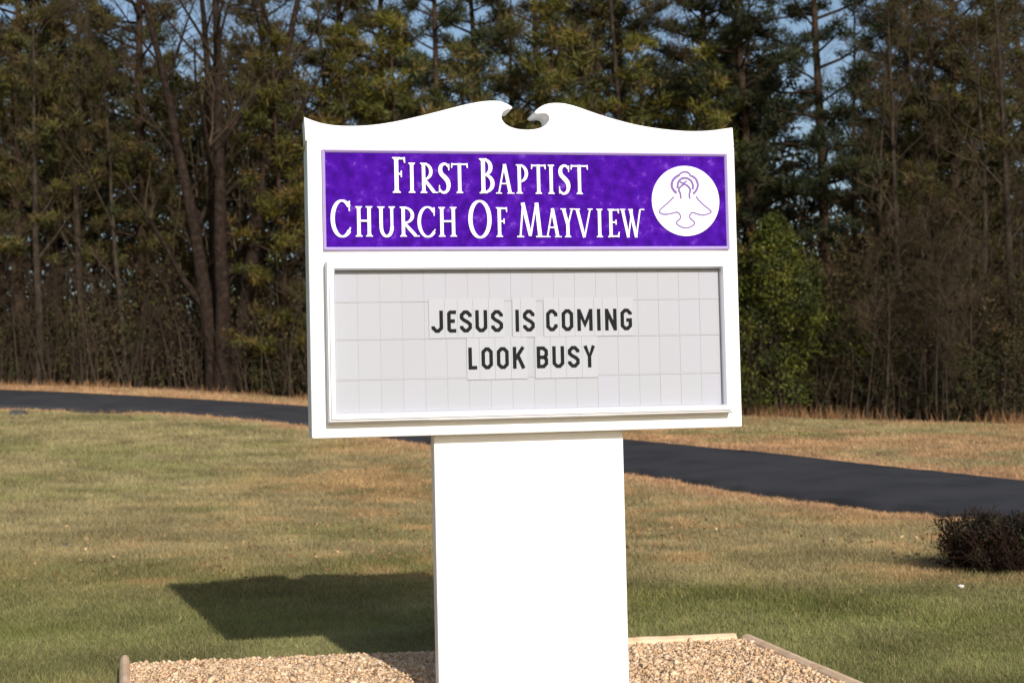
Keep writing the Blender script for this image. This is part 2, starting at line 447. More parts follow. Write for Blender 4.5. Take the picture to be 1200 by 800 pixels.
# broken asphalt apron at the road edge
def apron(pix, name):
    pts = [at_depth(*q) for q in pix]
    mb = MB(); n = len(pts)
    top = [(p.x, p.y, gz1(p.x, p.y) + 0.03) for p in pts]; bot = [(x, y, z - 0.2) for x, y, z in top]
    mb.add(top + bot, [tuple(range(n))] + [(i, i + n, (i + 1) % n + n, (i + 1) % n) for i in range(n)])
    return tag(mb.build(name, M['asphalt']), kind='structure')
apron([(76, 479, 43.9), (84, 484, 42.6), (98, 486.5, 42.2), (118, 486, 42.1), (140, 486.5, 41.7), (156, 484.5, 41.9), (166, 481, 42.5), (120, 480, 43.3)], 'road_apron')

# ------------------------------------------------------------------ the church sign
YAW = R(11.08); SX, SY = 0.093, 6.804
SW, SZ0, SH = 2.1, 1.320, 1.389
sign = tag(empty('church_sign', (SX, SY, 0), YAW), 'white church message sign with scrolled top and purple name panel on a wide post', 'sign')
sr = Vector((math.cos(YAW), math.sin(YAW), 0)); sb = Vector((-math.sin(YAW), math.cos(YAW), 0)); so = Vector((SX, SY, 0))
def sp(x, y, dy=0.0):
    """pixel -> (u, z) in the sign plane set back by dy from the cabinet's front"""
    d = ray(x, y); p0 = Vector((0, 0, EYE)); o = so + sb * dy
    t = (o - p0).dot(sb) / d.dot(sb)
    p = p0 + d * t - o
    return (p.dot(sr), p.z)
ZT = SZ0 + SH
hw = SW / 2
# post: a boxed white pier with a low plinth hidden in the gravel
mb = MB(); mb.box(sp(511, 640, 0.085)[0], sp(733.5, 640, 0.085)[0], 0.085, 0.195, -0.25, SZ0 - 0.002); mb.build('post', M['white'], sign, bevel=0.006)
mb = MB(); mb.box(-hw, hw, 0.0, 0.30, SZ0, ZT); mb.build('cabinet', M['white'], sign, bevel=0.008)
crest_px = [(356.2, 137), (366, 141), (380, 145), (400, 147.4), (430, 147), (460, 143), (490, 136.5), (520, 129), (545, 122.6), (563, 119.2), (578, 118), (589, 119.5), (596, 122.6), (600.3, 125.6), (599.5, 127.6), (594, 128.6), (589.5, 131.5), (587.8, 136), (589, 141), (594, 146.4), (603, 150.3), (615, 152), (627, 151.4), (637, 148.2), (642.6, 142.8), (643.6, 137.6), (640.5, 133.6), (634.5, 133), (629.5, 133.6), (626.6, 131.6), (628.5, 129), (634, 124.8), (641, 121.9), (651, 120.6), (663, 121.6), (677, 125.3), (693, 131), (716, 138.4), (745, 146), (775, 151), (805, 153.6), (830, 153.2), (848, 151), (858.6, 149.5)]
def smooth_line(pts, n=3):
    out = []
    for i in range(len(pts) - 1):
        p0 = pts[max(i - 1, 0)]; p1 = pts[i]; p2 = pts[i + 1]; p3 = pts[min(i + 2, len(pts) - 1)]
        for k in range(n):
            t = k / n
            out.append(tuple(0.5 * (2 * p1[j] + (p2[j] - p0[j]) * t + (2 * p0[j] - 5 * p1[j] + 4 * p2[j] - p3[j]) * t * t + (3 * p1[j] - p0[j] - 3 * p2[j] + p3[j]) * t ** 3) for j in (0, 1)))
    out.append(pts[-1]); return out
cpts = smooth_line([sp(x, y, 0.02) for x, y in crest_px], 3)
out = [(cpts[0][0] + 0.005, ZT + 0.003)] + cpts + [(cpts[-1][0] + 0.004, ZT + 0.003)]
mb = MB(); mb.prism(out[::-1], 0.02, 0.20); mb.build('scroll_crest', M['white'], sign, bevel=0.004)
# purple name panel with a lavender routed border
(pl, pt), (pr, _), (_, pb) = sp(377, 175, -0.012), sp(852, 183, -0.012), sp(615, 292.5, -0.012)
pt = (sp(377, 174.5)[1] + sp(852, 181.5)[1]) / 2
def ring(mb, x0, x1, z0, z1, prof, mi=0):
    """rectangular frame: profile of (inset, y) pairs swept round with mitred corners"""
    o = len(mb.v)
    for ins, y in prof:
        mb.v += [(x0 + ins, y, z0 + ins), (x1 - ins, y, z0 + ins), (x1 - ins, y, z1 - ins), (x0 + ins, y, z1 - ins)]
    for i in range(len(prof) - 1):
        for k in range(4):
            k2 = (k + 1) % 4
            mb.f.append((o + i * 4 + k, o + i * 4 + k2, o + i * 4 + 4 + k2, o + i * 4 + 4 + k)); mb.m.append(mi)
mb = MB(); mb.box(pl + 0.013, pr - 0.013, -0.010, 0.004, pb + 0.013, pt - 0.013)
name_panel = mb.build('name_panel', M['purple'], sign)
mb = MB(); ring(mb, pl, pr, pb, pt, [(0, 0.002), (0, -0.016), (0.006, -0.019), (0.014, -0.011), (0.014, -0.002)])
mb.build('border', M['lavender'], name_panel)

# ---- lettering: every glyph is drawn with a pen whose width changes along the stroke
def arc(cx, cy, rx, ry, a0, a1, n=14):
    return [(cx + rx * math.cos(R(a0 + (a1 - a0) * i / n)), cy + ry * math.sin(R(a0 + (a1 - a0) * i / n))) for i in range(n + 1)]
TH, TN, SF = 0.112, 0.052, 0.036     # thick, thin, serif (of the letter's height)
def mod(pts, th=TH, tn=TN, aspect=1.0):
    """thick where the curve runs upright, thin where it runs flat"""
    ws = []
    for i in range(len(pts)):
        a = pts[max(i - 1, 0)]; b = pts[min(i + 1, len(pts) - 1)]
        dx, dy = (b[0] - a[0]) * aspect, b[1] - a[1]
        L = math.hypot(dx, dy) or 1
        ws.append(tn + (th - tn) * (abs(dy) / L) ** 1.5)
    return ws
def glyph(ch, w):
    """strokes of a serif capital; x in heights (0..w), y 0..1; each stroke is (points, widths)"""
    S = []
    t2 = TH / 2
    def stem(x, y0=0.0, y1=1.0, th=TH, top=True, bot=True, ext=0.055):
        S.append(([(x, y0), (x, y1)], [th, th]))
        for on, y, sg in ((bot, y0, 1), (top, y1, -1)):
            if on:
                S.append(([(x - th / 2 - ext, y + sg * SF / 2), (x + th / 2 + ext, y + sg * SF / 2)], [SF, SF]))
                S.append(([(x, y + sg * SF), (x, y + sg * (SF + 0.06))], [th + ext * 0.9, th]))
    def diag(x0, y0, x1, y1, a, b=None):
        S.append(([(x0, y0), (x1, y1)], [a, b or a]))
    def foot(x, y, half=0.12):
        S.append(([(x - half, y), (x + half, y)], [SF, SF]))
    sx = 0.075 + t2
    if ch == 'I':
        stem(w / 2)
    elif ch in 'FE':
        stem(sx)
        S.append(([(sx, 1 - 0.035), (w, 1 - 0.035)], [TN, TN])); S.append(([(w - 0.02, 1.0), (w, 0.84)], [0.06, 0.03]))
        S.append(([(sx, 0.53), (w - 0.09, 0.53)], [TN, TN])); S.append(([(w - 0.10, 0.62), (w - 0.10, 0.44)], [0.035, 0.035]))
        if ch == 'E':
            S.append(([(sx, 0.035), (w, 0.035)], [TN, TN])); S.append(([(w + 0.01, 0.19), (w - 0.03, 0.0)], [0.03, 0.07]))
    elif ch == 'T':
        stem(w / 2, 0, 1, top=False)
        S.append(([(0, 1 - 0.035), (w, 1 - 0.035)], [TN, TN]))
        S.append(([(0.0, 0.84), (0.02, 1.0)], [0.03, 0.06])); S.append(([(w, 0.84), (w - 0.02, 1.0)], [0.03, 0.06]))
    elif ch == 'H':
        stem(sx); stem(w - sx); S.append(([(sx, 0.52), (w - sx, 0.52)], [TN + 0.01] * 2))
    elif ch in 'RPB':
        stem(sx)
        yb = {'R': 0.46, 'P': 0.42, 'B': 0.53}[ch]
        cx = max(sx + 0.03, w - (1 - yb) * 0.62 - (0.10 if ch == 'R' else 0.02)); right = w - t2 - (0.11 if ch == 'R' else (0.05 if ch == 'B' else 0.0))
        cy = (1 - 0.035 + yb) / 2; ry = (1 - 0.035 - yb) / 2
        pts = [(sx, 1 - 0.035), (cx, 1 - 0.035)] + arc(cx, cy, right - cx, ry, 88, -88, 12) + [(cx, yb), (sx, yb)]
        S.append((pts, mod(pts)))
        if ch == 'R':
            diag(cx - 0.03, yb + 0.02, w - 0.07, 0.03, TH * 0.8, TH); foot(w - 0.03, SF / 2, 0.09)
        if ch == 'B':
            cy = (yb + 0.035) / 2; ry = (yb - 0.035) / 2; right = w - t2
            pts = [(sx, yb), (cx, yb)] + arc(cx, cy, right - cx, ry, 88, -88, 12) + [(cx, 0.035), (sx, 0.035)]
            S.append((pts, mod(pts)))
    elif ch == 'O':
        pts = arc(w / 2, 0.5, w / 2 - t2 * 0.95, 0.5 - TN / 2 + 0.02, 0, 360, 36)[:-1]
        S.append((pts, mod(pts + pts[:1])[:-1], True))
    elif ch == 'C':
        pts = arc(w * 0.56, 0.5, w * 0.56 - t2, 0.5 - TN / 2 + 0.015, 42, 318, 28)
        S.append((pts, mod(pts)))
        S.append(([(w - 0.05, 0.98), (w - 0.05, 0.70)], [0.045, 0.03])); S.append(([(w - 0.02, 0.26), (w - 0.09, 0.12)], [0.03, 0.06]))
    elif ch == 'U':
        stem(sx, 0.28, 1, bot=False, ext=0.06); stem(w - sx, 0.28, 1, th=TH * 0.8, bot=False, ext=0.06)
        pts = [(sx, 0.34)] + arc(w / 2, 0.33, w / 2 - sx, 0.33 - TN / 2, 180, 360, 16) + [(w - sx, 0.34)]
        S.append((pts, mod(pts, TH, TN + 0.02)))
    elif ch == 'S':
        pts = [(w * 0.86, 0.86), (w * 0.70, 0.955), (w * 0.48, 0.972), (w * 0.25, 0.91), (w * 0.17, 0.78), (w * 0.25, 0.65), (w * 0.50, 0.54), (w * 0.75, 0.42), (w * 0.84, 0.26), (w * 0.74, 0.10), (w * 0.50, 0.028), (w * 0.27, 0.045), (w * 0.10, 0.14)]
        ws = [0.05, 0.07, 0.08, 0.11, 0.13, 0.14, 0.15, 0.15, 0.13, 0.10, 0.08, 0.07, 0.05]
        pts = smooth_line(pts, 3); ws = list(np.interp(np.linspace(0, 12, len(pts)), range(13), ws))
        S.append((pts, ws))
        S.append(([(w * 0.88, 0.97), (w * 0.88, 0.76)], [0.045, 0.03])); S.append(([(w * 0.08, 0.03), (w * 0.08, 0.27)], [0.045, 0.03]))
    elif ch == 'A':
        diag(0.10, 0.02, w * 0.48, 0.98, TN, TN); diag(w * 0.49, 1.0, w - 0.13, 0.02, TH, TH)
        S.append(([(w * 0.27, 0.34), (w * 0.70, 0.34)], [TN - 0.01] * 2)); foot(0.10, SF / 2, 0.10); foot(w - 0.11, SF / 2, 0.12)
    elif ch == 'V':
        diag(0.12, 0.98, w * 0.53, 0.0, TH, TH * 0.85); diag(w - 0.09, 0.98, w * 0.55, 0.02, TN, TN); foot(0.11, 1 - SF / 2, 0.11); foot(w - 0.09, 1 - SF / 2, 0.09)
    elif ch == 'Y':
        stem(w * 0.52, 0, 0.46, top=False); diag(0.11, 0.98, w * 0.52, 0.42, TH, TH); diag(w - 0.08, 0.98, w * 0.54, 0.44, TN, TN)
        foot(0.10, 1 - SF / 2, 0.10); foot(w - 0.08, 1 - SF / 2, 0.08)
    elif ch == 'W':
        for k in (0, 1):
            x0 = 0.10 + k * (w - 0.20) * 0.42
            diag(x0, 0.98, x0 + w * 0.22, 0.0, TH * 0.95, TH * 0.85); diag(x0 + w * 0.42 - 0.02, 0.98, x0 + w * 0.22, 0.02, TN, TN)
        foot(0.10, 1 - SF / 2, 0.10); foot(0.10 + (w - 0.2) * 0.42, 1 - SF / 2, 0.08); foot(w - 0.07, 1 - SF / 2, 0.08)
    elif ch == 'M':
        diag(0.10, 0.03, 0.19, 0.98, TN, TN); diag(0.18, 1.0, w * 0.49, 0.04, TH, TH * 0.8); diag(w - 0.22, 0.98, w * 0.50, 0.04, TN, TN); diag(w - 0.21, 1.0, w - 0.12, 0.02, TH, TH)
        foot(0.10, SF / 2, 0.10); foot(w - 0.11, SF / 2, 0.13)
    return S
def put_glyph(parent, ch, px0, px1, py0, py1, dy, material):
    (u0, z1), (u1, z0) = sp(px0, py0, dy), sp(px1, py1, dy)
    zc = sp((px0 + px1) / 2, py1, dy)[1]; zt = sp((px0 + px1) / 2, py0, dy)[1]
    h = zt - zc; w = (u1 - u0) / h
    mb = MB()
    for k, s in enumerate(glyph(ch, w)):
        pts = [(u0 + x * h, zc + y * h) for x, y in s[0]]
        mb.strip(pts, [a * h for a in s[1]], dy - 0.0004 * k, dy + 0.012, 0, len(s) > 2)
    return mb.build('letter', material, parent)
ROWS = [('FIRST BAPTIST', [('F', 458.7, 474.8, 184.3, 226), ('I', 478.3, 487.0, 190.8, 226), ('R', 491.5, 511.2, 191, 226.2), ('S', 513.3, 528.2, 191.2, 226.6), ('T', 529, 548.2, 191.4, 226.4), ('B', 560.5, 579.7, 185.8, 226.7), ('A', 580.6, 602.4, 192.4, 227), ('P', 603.8, 619.2, 192.8, 227), ('T', 622.6, 639.6, 193, 227.2), ('I', 641.4, 650.4, 193.2, 227.3), ('S', 654, 668.6, 193.3, 227.8), ('T', 669, 689, 193.5, 227.6)]),
        ('CHURCH OF MAYVIEW', [('C', 387, 412, 234.6, 277.6), ('H', 415.5, 437.6, 241.8, 277.3), ('U', 441.6, 464.3, 242, 277.8), ('R', 467.7, 489.6, 242.3, 277.3), ('C', 488.9, 511, 242.3, 277.8), ('H', 513, 536.2, 242.7, 277.4), ('O', 548.5, 576.4, 235.4, 278.4), ('F', 580.4, 594.4, 243, 277.6), ('M', 605.2, 637.8, 237.6, 278), ('A', 637.6, 658, 244.2, 278), ('Y', 656.6, 673.6, 244.4, 278), ('V', 672.4, 695.2, 244.6, 278.2), ('I', 698.2, 707.2, 244.8, 278), ('E', 711.2, 725.4, 244.9, 278), ('W', 726.2, 755.4, 245, 278.2)])]
for _, row in ROWS:
    for g in row: put_glyph(name_panel, *g, -0.015, M['letter_white'])
# emblem: white disc with a dove and halo drawn in thin lilac lines
eu, ez = sp(803.5, 235.5, -0.014); er = abs(sp(843, 235.5, -0.014)[0] - sp(764, 235.5, -0.014)[0]) / 2
mb = MB(); mb.prism([(eu + er * math.cos(2 * math.pi * i / 64), ez + er * math.sin(2 * math.pi * i / 64)) for i in range(64)], -0.015, -0.002)
def ez_line(pts, w, k):
    P = [sp(750 + x / 7.27, 180 + y / 7.27, -0.015) for x, y in pts]
    P = smooth_line(P, 4); w *= 1.75; mb.strip(P, [w] * len(P), -0.0165 - 0.0002 * k, -0.0148, 1)
ez_line([(288, 368), (250, 408), (200, 452), (166, 488), (176, 508), (215, 518), (275, 508), (318, 500), (342, 524), (342, 552), (316, 578), (314, 600), (346, 622), (392, 634), (438, 620), (464, 596), (456, 574), (428, 552), (424, 526), (446, 502), (492, 516), (540, 524), (588, 510), (606, 494), (580, 468), (540, 436), (500, 396), (478, 366)], 0.0042, 0)
ez_line([(312, 338), (278, 300), (270, 256), (290, 214), (330, 184)], 0.0075, 1)
ez_line([(452, 344), (482, 308), (492, 262), (474, 216), (436, 188)], 0.0065, 2)
ez_line([(330, 194), (346, 168), (380, 156), (414, 166), (432, 196)], 0.005, 3)
ez_line([(318, 296), (326, 244), (352, 214), (392, 208), (432, 230), (450, 268), (448, 306)], 0.006, 4)
ez_line([(346, 384), (344, 344), (330, 306), (352, 276), (380, 262), (410, 280), (428, 310), (420, 346), (424, 384)], 0.0055, 5)
ez_line([(340, 240), (368, 252), (398, 232)], 0.0045, 6)
mb.build('emblem', [M['letter_white'], M['drawing']], name_panel)

# message board: projecting frame, recessed panels, tracks and letter tiles
BD = -0.028
(fl, _), (fr, _) = sp(383, 400, -0.05), sp(856, 400, -0.05)
fb = (sp(384, 493, -0.055)[1] + sp(856, 486, -0.055)[1]) / 2
ft = (sp(384, 304, -0.055)[1] + sp(850, 306, -0.055)[1]) / 2
mb = MB(); ring(mb, fl, fr, fb, ft, [(0, 0.003), (0, -0.052), (0.006, -0.064), (0.012, -0.064), (0.016, -0.074), (0.034, -0.074), (0.042, -0.060), (0.042, -0.020)])
frame = mb.build('message_frame', M['frame'], sign)
bl, br, bb_, bt = fl + 0.042, fr - 0.042, fb + 0.042, ft - 0.042
mb = MB(); mb.box(bl - 0.002, br + 0.002, BD + 0.002, 0.004, bb_ - 0.002, bt + 0.002)
board = mb.build('message_board', M['board'], sign)
rows_z = [bt] + [sp(620, y, BD)[1] for y in (351.5, 394.5, 440.5)] + [bb_]
ncol = 18; cw = (br - bl) / ncol
rb = random.Random(3)
for r_ in range(4):
    for c_ in range(ncol):
        g = 0.0008
        mb = MB(); x0 = bl + c_ * cw + g; x1 = x0 + cw - 2 * g; j = rb.uniform(0, 0.0006)
        mb.box(x0, x1, BD + j, BD + 0.0035, rows_z[r_ + 1] + 0.004, rows_z[r_] - 0.004)
        mb.build('blank_panel', rb.choice(M['blank']), board)
for k in (1, 2, 3):
    mb = MB(); mb.box(bl, br, BD - 0.002, BD + 0.0035, rows_z[k] - 0.0035, rows_z[k] + 0.0035)
    mb.build('track', M['track'], board)
SWT = 0.165
def sans(ch, w):
    a = SWT / 2; c = 0.13; e = w - a; S = []
    t = 1 - a
    if ch == 'J': S = [[(e, 1), (e, c + a), (e - c, a), (a + c, a), (a, a + c), (a, 0.30)]]
    elif ch == 'E': S = [[(w, t), (a + 0.06, t), (a, t - 0.06), (a, a + 0.06), (a + 0.06, a), (w, a)], [(a, 0.52), (w - 0.06, 0.52)]]
    elif ch == 'S': S = [[(e, 0.70), (e, t - c), (e - c, t), (a + c, t), (a, t - c), (a, 0.66), (a + c * 0.8, 0.56), (e - c * 0.8, 0.46), (e, 0.36), (e, a + c), (e - c, a), (a + c, a), (a, a + c), (a, 0.30)]]
    elif ch == 'U': S = [[(a, 1), (a, a + c), (a + c, a), (e - c, a), (e, a + c), (e, 1)]]
    elif ch == 'I': S = [[(w / 2, 0), (w / 2, 1)]]
    elif ch == 'C': S = [[(e, 0.68), (e, t - c), (e - c, t), (a + c, t), (a, t - c), (a, a + c), (a + c, a), (e - c, a), (e, a + c), (e, 0.32)]]
    elif ch == 'G': S = [[(e, 0.72), (e, t - c), (e - c, t), (a + c, t), (a, t - c), (a, a + c), (a + c, a), (e - c, a), (e, a + c), (e, 0.47), (w * 0.5, 0.47)]]
    elif ch == 'O': S = [[(a + c, t), (a, t - c), (a, a + c), (a + c, a), (e - c, a), (e, a + c), (e, t - c), (e - c, t), 'x']]
    elif ch == 'M': S = [[(a, 0), (a, 1)], [(e, 0), (e, 1)], [(a, 0.95), (w / 2, 0.30), (e, 0.95)]]
    elif ch == 'N': S = [[(a, 0), (a, 1)], [(e, 0), (e, 1)], [(a, 0.93), (e, 0.07)]]
    elif ch == 'L': S = [[(a, 1), (a, a), (w, a)]]
    elif ch == 'K': S = [[(a, 0), (a, 1)], [(a + 0.02, 0.42), (e, 0.99)], [(a + 0.16, 0.58), (e + 0.01, 0.01)]]
    elif ch == 'B': S = [[(a, 0.5), (e - c * 0.8, 0.5), (e, 0.6), (e, t - c), (e - c, t), (a, t), (a, a), (e - c, a), (e, a + c), (e, 0.41), (e - c * 0.8, 0.5)]]
    elif ch == 'Y': S = [[(a * 0.9, 1), (w / 2, 0.48), (w - a * 0.9, 1)], [(w / 2, 0.52), (w / 2, 0)]]
    return S
MSG = [(362.7, 388.4, 1, [('J', 505.4, 519.2), ('E', 524, 534.6), ('S', 538.8, 553), ('U', 557, 571), ('S', 575.4, 589.5), ('I', 603.4, 608.8), ('S', 612.8, 626.6), ('C', 640, 653.4), ('O', 658.2, 671.8), ('M', 676.5, 694.4), ('I', 699, 704.4), ('N', 709, 722.7), ('G', 727.2, 740.6)]),
       (406, 431.6, 2, [('L', 548.9, 559), ('O', 564.2, 577.6), ('O', 582.2, 596.2), ('K', 601, 615.4), ('B', 629, 642.3), ('U', 647.3, 661.2), ('S', 665.5, 679.2), ('Y', 684, 697.6)])]
for y0, y1, rw, ls in MSG:
    tz0, tz1 = rows_z[rw + 1] - 0.012, rows_z[rw] + 0.010
    if rw == 1: tz0 = rows_z[2] - 0.001
    else: tz1 = rows_z[2] - 0.002
    for i, (ch, x0, x1) in enumerate(ls):
        xa = (ls[i - 1][2] + x0) / 2 if i and x0 - ls[i - 1][2] < 9 else x0 - 2.3
        xb = (x1 + ls[i + 1][1]) / 2 if i < len(ls) - 1 and ls[i + 1][1] - x1 < 9 else x1 + 2.3
        dy = BD - 0.0042
        ua, ub = sp(xa, 400, dy)[0] + 0.0004, sp(xb, 400, dy)[0] - 0.0004
        mb = MB(); mb.box(ua, ub, dy, dy + 0.002, tz0, tz1)
        u0, u1 = sp(x0, y0, dy)[0], sp(x1, y0, dy)[0]; xm = (x0 + x1) / 2
        u0 = sp(x0, (y0 + y1) / 2, dy)[0]; u1 = sp(x1, (y0 + y1) / 2, dy)[0]
        zb = sp(620, y1, dy)[1] ; zt = sp(620, y0, dy)[1]; h = zt - zb
        for k, s in enumerate(sans(ch, (u1 - u0) / h)):
            cl = s[-1] == 'x'
            s = [q for q in s if q != 'x']
            mb.strip([(u0 + x * h, zb + y * h) for x, y in s], [SWT * h] * len(s), dy - 0.0012 - 0.0003 * k, dy + 0.0005, 1, cl)
        mb.build('letter_tile', [M['tile'], M['ink']], board)

# ------------------------------------------------------------------ gravel bed
bedA = np.array(bed)
def bed_uv(x, y):
    """distance to the nearest bed side (inside positive)"""
    d = np.full(x.shape, 9.0)
    for i in range(4):
        a, b = bedA[i], bedA[(i + 1) % 4]; e = (b - a) / np.hypot(*(b - a))
        d = np.minimum(d, -((x - a[0]) * (-e[1]) + (y - a[1]) * e[0]))
    return d
def bed_h(x, y):
    d = bed_uv(x, y)
    return 0.045 + 0.02 * smoothstep(0.0, 1.0, x) + 0.012 * smoothstep(0, 0.8, d) + 0.022 * smoothstep(0.2, -0.9, x) + (fbm(x, y, 0.5, 60) - 0.5) * 0.08 * smoothstep(0.0, 0.3, d)
n = 64
S_, T_ = np.meshgrid(np.linspace(0, 1, n), np.linspace(0, 1, n))
q = lambda i: bedA[i][None, None]
BP = q(3) * ((1 - S_) * (1 - T_))[..., None] + q(2) * (S_ * (1 - T_))[..., None] + q(1) * (S_ * T_)[..., None] + q(0) * ((1 - S_) * T_)[..., None]
bz = bed_h(BP[..., 0], BP[..., 1])
Vb = np.concatenate([BP, bz[..., None]], 2).reshape(-1, 3)
ii = (np.arange(n - 1)[:, None] * n + np.arange(n - 1)[None]).ravel()
tag(link('gravel_bed', np_mesh('gravel_bed', Vb, np.stack([ii, ii + 1, ii + n + 1, ii + n], 1), [M['gravel_base']], None, True)), kind='structure')
# loose stones: nobody could count them
def stones(N, x, y, z, size, cols, name, material):
    base = np.array([(1, 0, 0), (-1, 0, 0), (0, 1, 0), (0, -1, 0), (0, 0, 1), (0, 0, -1)], float)
    fc = np.array([(0, 2, 4), (2, 1, 4), (1, 3, 4), (3, 0, 4), (2, 0, 5), (1, 2, 5), (3, 1, 5), (0, 3, 5)])
    V = base[None] * (size[:, None, None] * rng.uniform(0.55, 1.15, (N, 6, 1)))
    V[:, :, 2] *= 0.75
    V += rng.normal(0, 0.18, V.shape) * size[:, None, None]
    a = rng.uniform(0, 6.28, N); ca, sa = np.cos(a), np.sin(a)
    b = rng.normal(0, 0.5, N); cb, sbb = np.cos(b), np.sin(b)
    y1 = V[..., 1] * cb[:, None] - V[..., 2] * sbb[:, None]; z1 = V[..., 1] * sbb[:, None] + V[..., 2] * cb[:, None]
    X = V[..., 0] * ca[:, None] - y1 * sa[:, None]; Y = V[..., 0] * sa[:, None] + y1 * ca[:, None]
    V = np.stack([X + x[:, None], Y + y[:, None], z1 + z[:, None]], 2)
    F = (fc[None] + (np.arange(N) * 6)[:, None, None]).reshape(-1, 3)
    return np_mesh(name, V.reshape(-1, 3), F, [material], np.repeat(cols, 6, 0), False)
N = 56000
s_, t_ = rng.random(N), rng.random(N) ** 0.5
bx = (bedA[3][None] * ((1 - s_) * (1 - t_))[:, None] + bedA[2][None] * (s_ * (1 - t_))[:, None] + bedA[1][None] * (s_ * t_)[:, None] + bedA[0][None] * ((1 - s_) * t_)[:, None])
size = rng.lognormal(math.log(0.0070), 0.5, N).clip(0.0035, 0.028)
pal = np.array([(0.64, 0.45, 0.28), (0.70, 0.51, 0.34), (0.58, 0.38, 0.22), (0.62, 0.42, 0.25), (0.24, 0.14, 0.08), (0.74, 0.57, 0.41), (0.50, 0.33, 0.19)])
cols = pal[rng.choice(7, N, p=[0.26, 0.22, 0.15, 0.15, 0.05, 0.10, 0.07])] * rng.uniform(0.85, 1.12, (N, 1))
gm = stones(N, bx[:, 0], bx[:, 1], bed_h(bx[:, 0], bx[:, 1]) + size * 0.25, size, cols, 'gravel', M['pebble'])
tag(link('gravel', gm), 'loose tan gravel filling the timber edged bed under the sign', 'gravel', kind='stuff')
# landscape timbers
def timber(a, b, z, w, h, label, mat_=None, tilt=0):
    a = Vector((*a, z)); b = Vector((*b, z + tilt)); L = (b - a).length
    mb = MB()
    prof = []
    for k in range(12):
        an = 2 * math.pi * (k + 0.5) / 12; cx, cz = math.cos(an), math.sin(an)
        prof.append((max(-0.5, min(0.5, cx * 0.52)) * w, max(-0.40, min(0.5, cz * 0.51)) * h))
    rt = random.Random(label); nseg = 24
    vs = []; fs = []
    for i in range(nseg + 1):
        wob = rt.uniform(-0.003, 0.003); wz = rt.uniform(-0.002, 0.002)
        vs += [(p[0] + wob, L * i / nseg, p[1] + wz) for p in prof]
    for i in range(nseg):
        for k in range(12):
            k2 = (k + 1) % 12; fs.append((i * 12 + k, i * 12 + k2, i * 12 + 12 + k2, i * 12 + 12 + k))
    fs.append(tuple(range(12))[::-1]); fs.append(tuple(nseg * 12 + k for k in range(12)))
    mb.add(vs, fs)
    o = mb.build('landscape_timber', mat_ or M['timber'], None, False, 0.004)
    o.location = a
    o.rotation_mode = 'QUATERNION'; o.rotation_quaternion = (b - a).to_track_quat('Y', 'Z')
    tag(o, label, 'timber', 'timbers edging the gravel bed')
    return o
V2 = lambda i: Vector(bed[i])
mid = V2(0).lerp(V2(1), 0.52)
e_back = (V2(1) - V2(0)).normalized()
timber(V2(0) + e_back * 0.06, mid - e_back * 0.004, 0.028, 0.09, 0.075, 'half buried back timber of the gravel bed crossed by the sign shadow')
timber(mid + e_back * 0.004, V2(1) - e_back * 0.03, 0.050, 0.09, 0.10, 'pale sunlit back timber of the gravel bed')
timber(V2(1) + Vector((0.035, 0.02)), V2(1).lerp(V2(2), 1.0) + Vector((0.035, -0.03)), 0.040, 0.095, 0.10, 'weathered round timber down the side of the bed away from the sign shadow')
timber(V2(0) + Vector((-0.015, 0.05)), V2(3) + Vector((-0.015, 0)), 0.050, 0.06, 0.12, 'pale upright timber down the side of the bed towards the sign shadow', None, -0.01)
timber(V2(3) + Vector((0.05, -0.03)), V2(2) + Vector((-0.05, -0.03)), 0.05, 0.09, 0.10, 'timber across the front of the gravel bed before the post')

# ------------------------------------------------------------------ grass blades
def blades(n, y0, y1):
    e = -0.25; y = (y0 ** e + (y1 ** e - y0 ** e) * rng.random(n)) ** (1 / e); xs = (rng.random(n) * 2 - 1) * (0.40 * y + 0.6)
    rd = road_dist(xs, y)
    k = ~inside(bed, xs, y) & ~inside(road_poly_c, xs, y) & (y < tree_y(xs) + 0.6) & ((rd > 0.35) | (rng.random(n) < 0.5))
    k &= (bed_uv(xs, y) < -0.06)
    xs, y, rd = xs[k], y[k], rd[k]
    n = len(xs)
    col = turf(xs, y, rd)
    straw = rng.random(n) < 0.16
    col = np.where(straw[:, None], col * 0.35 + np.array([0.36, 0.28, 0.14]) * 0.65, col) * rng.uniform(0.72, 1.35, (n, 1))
    tuft = fbm(xs, y, 0.45, 77)
    h = 0.036 * (y / 8.5) ** 0.5 * rng.uniform(0.45, 1.2, n) * (0.4 + 1.2 * tuft); w = 0.0052 * (y / 8.5) ** 1.05 * rng.uniform(0.6, 1.3, n)
    z = gsurf(xs, y) - 0.004
    a = rng.uniform(0, 6.283, n); lx, ly = rng.normal(0, 0.55, n) * h, rng.normal(0, 0.55, n) * h
    dx, dy = np.cos(a) * w / 2, np.sin(a) * w / 2
    V = np.empty((n, 3, 3))
    V[:, 0] = np.stack([xs - dx, y - dy, z], 1); V[:, 1] = np.stack([xs + dx, y + dy, z], 1); V[:, 2] = np.stack([xs + lx, y + ly, z + h], 1)
    c = np.repeat(col[:, None], 3, 1)
    return V.reshape(-1, 3), c.reshape(-1, 3)
bv, bc = [], []
for n_, y0, y1 in [(700000, 7.0, 56)]:
    v, c = blades(n_, y0, y1); bv.append(v); bc.append(c)
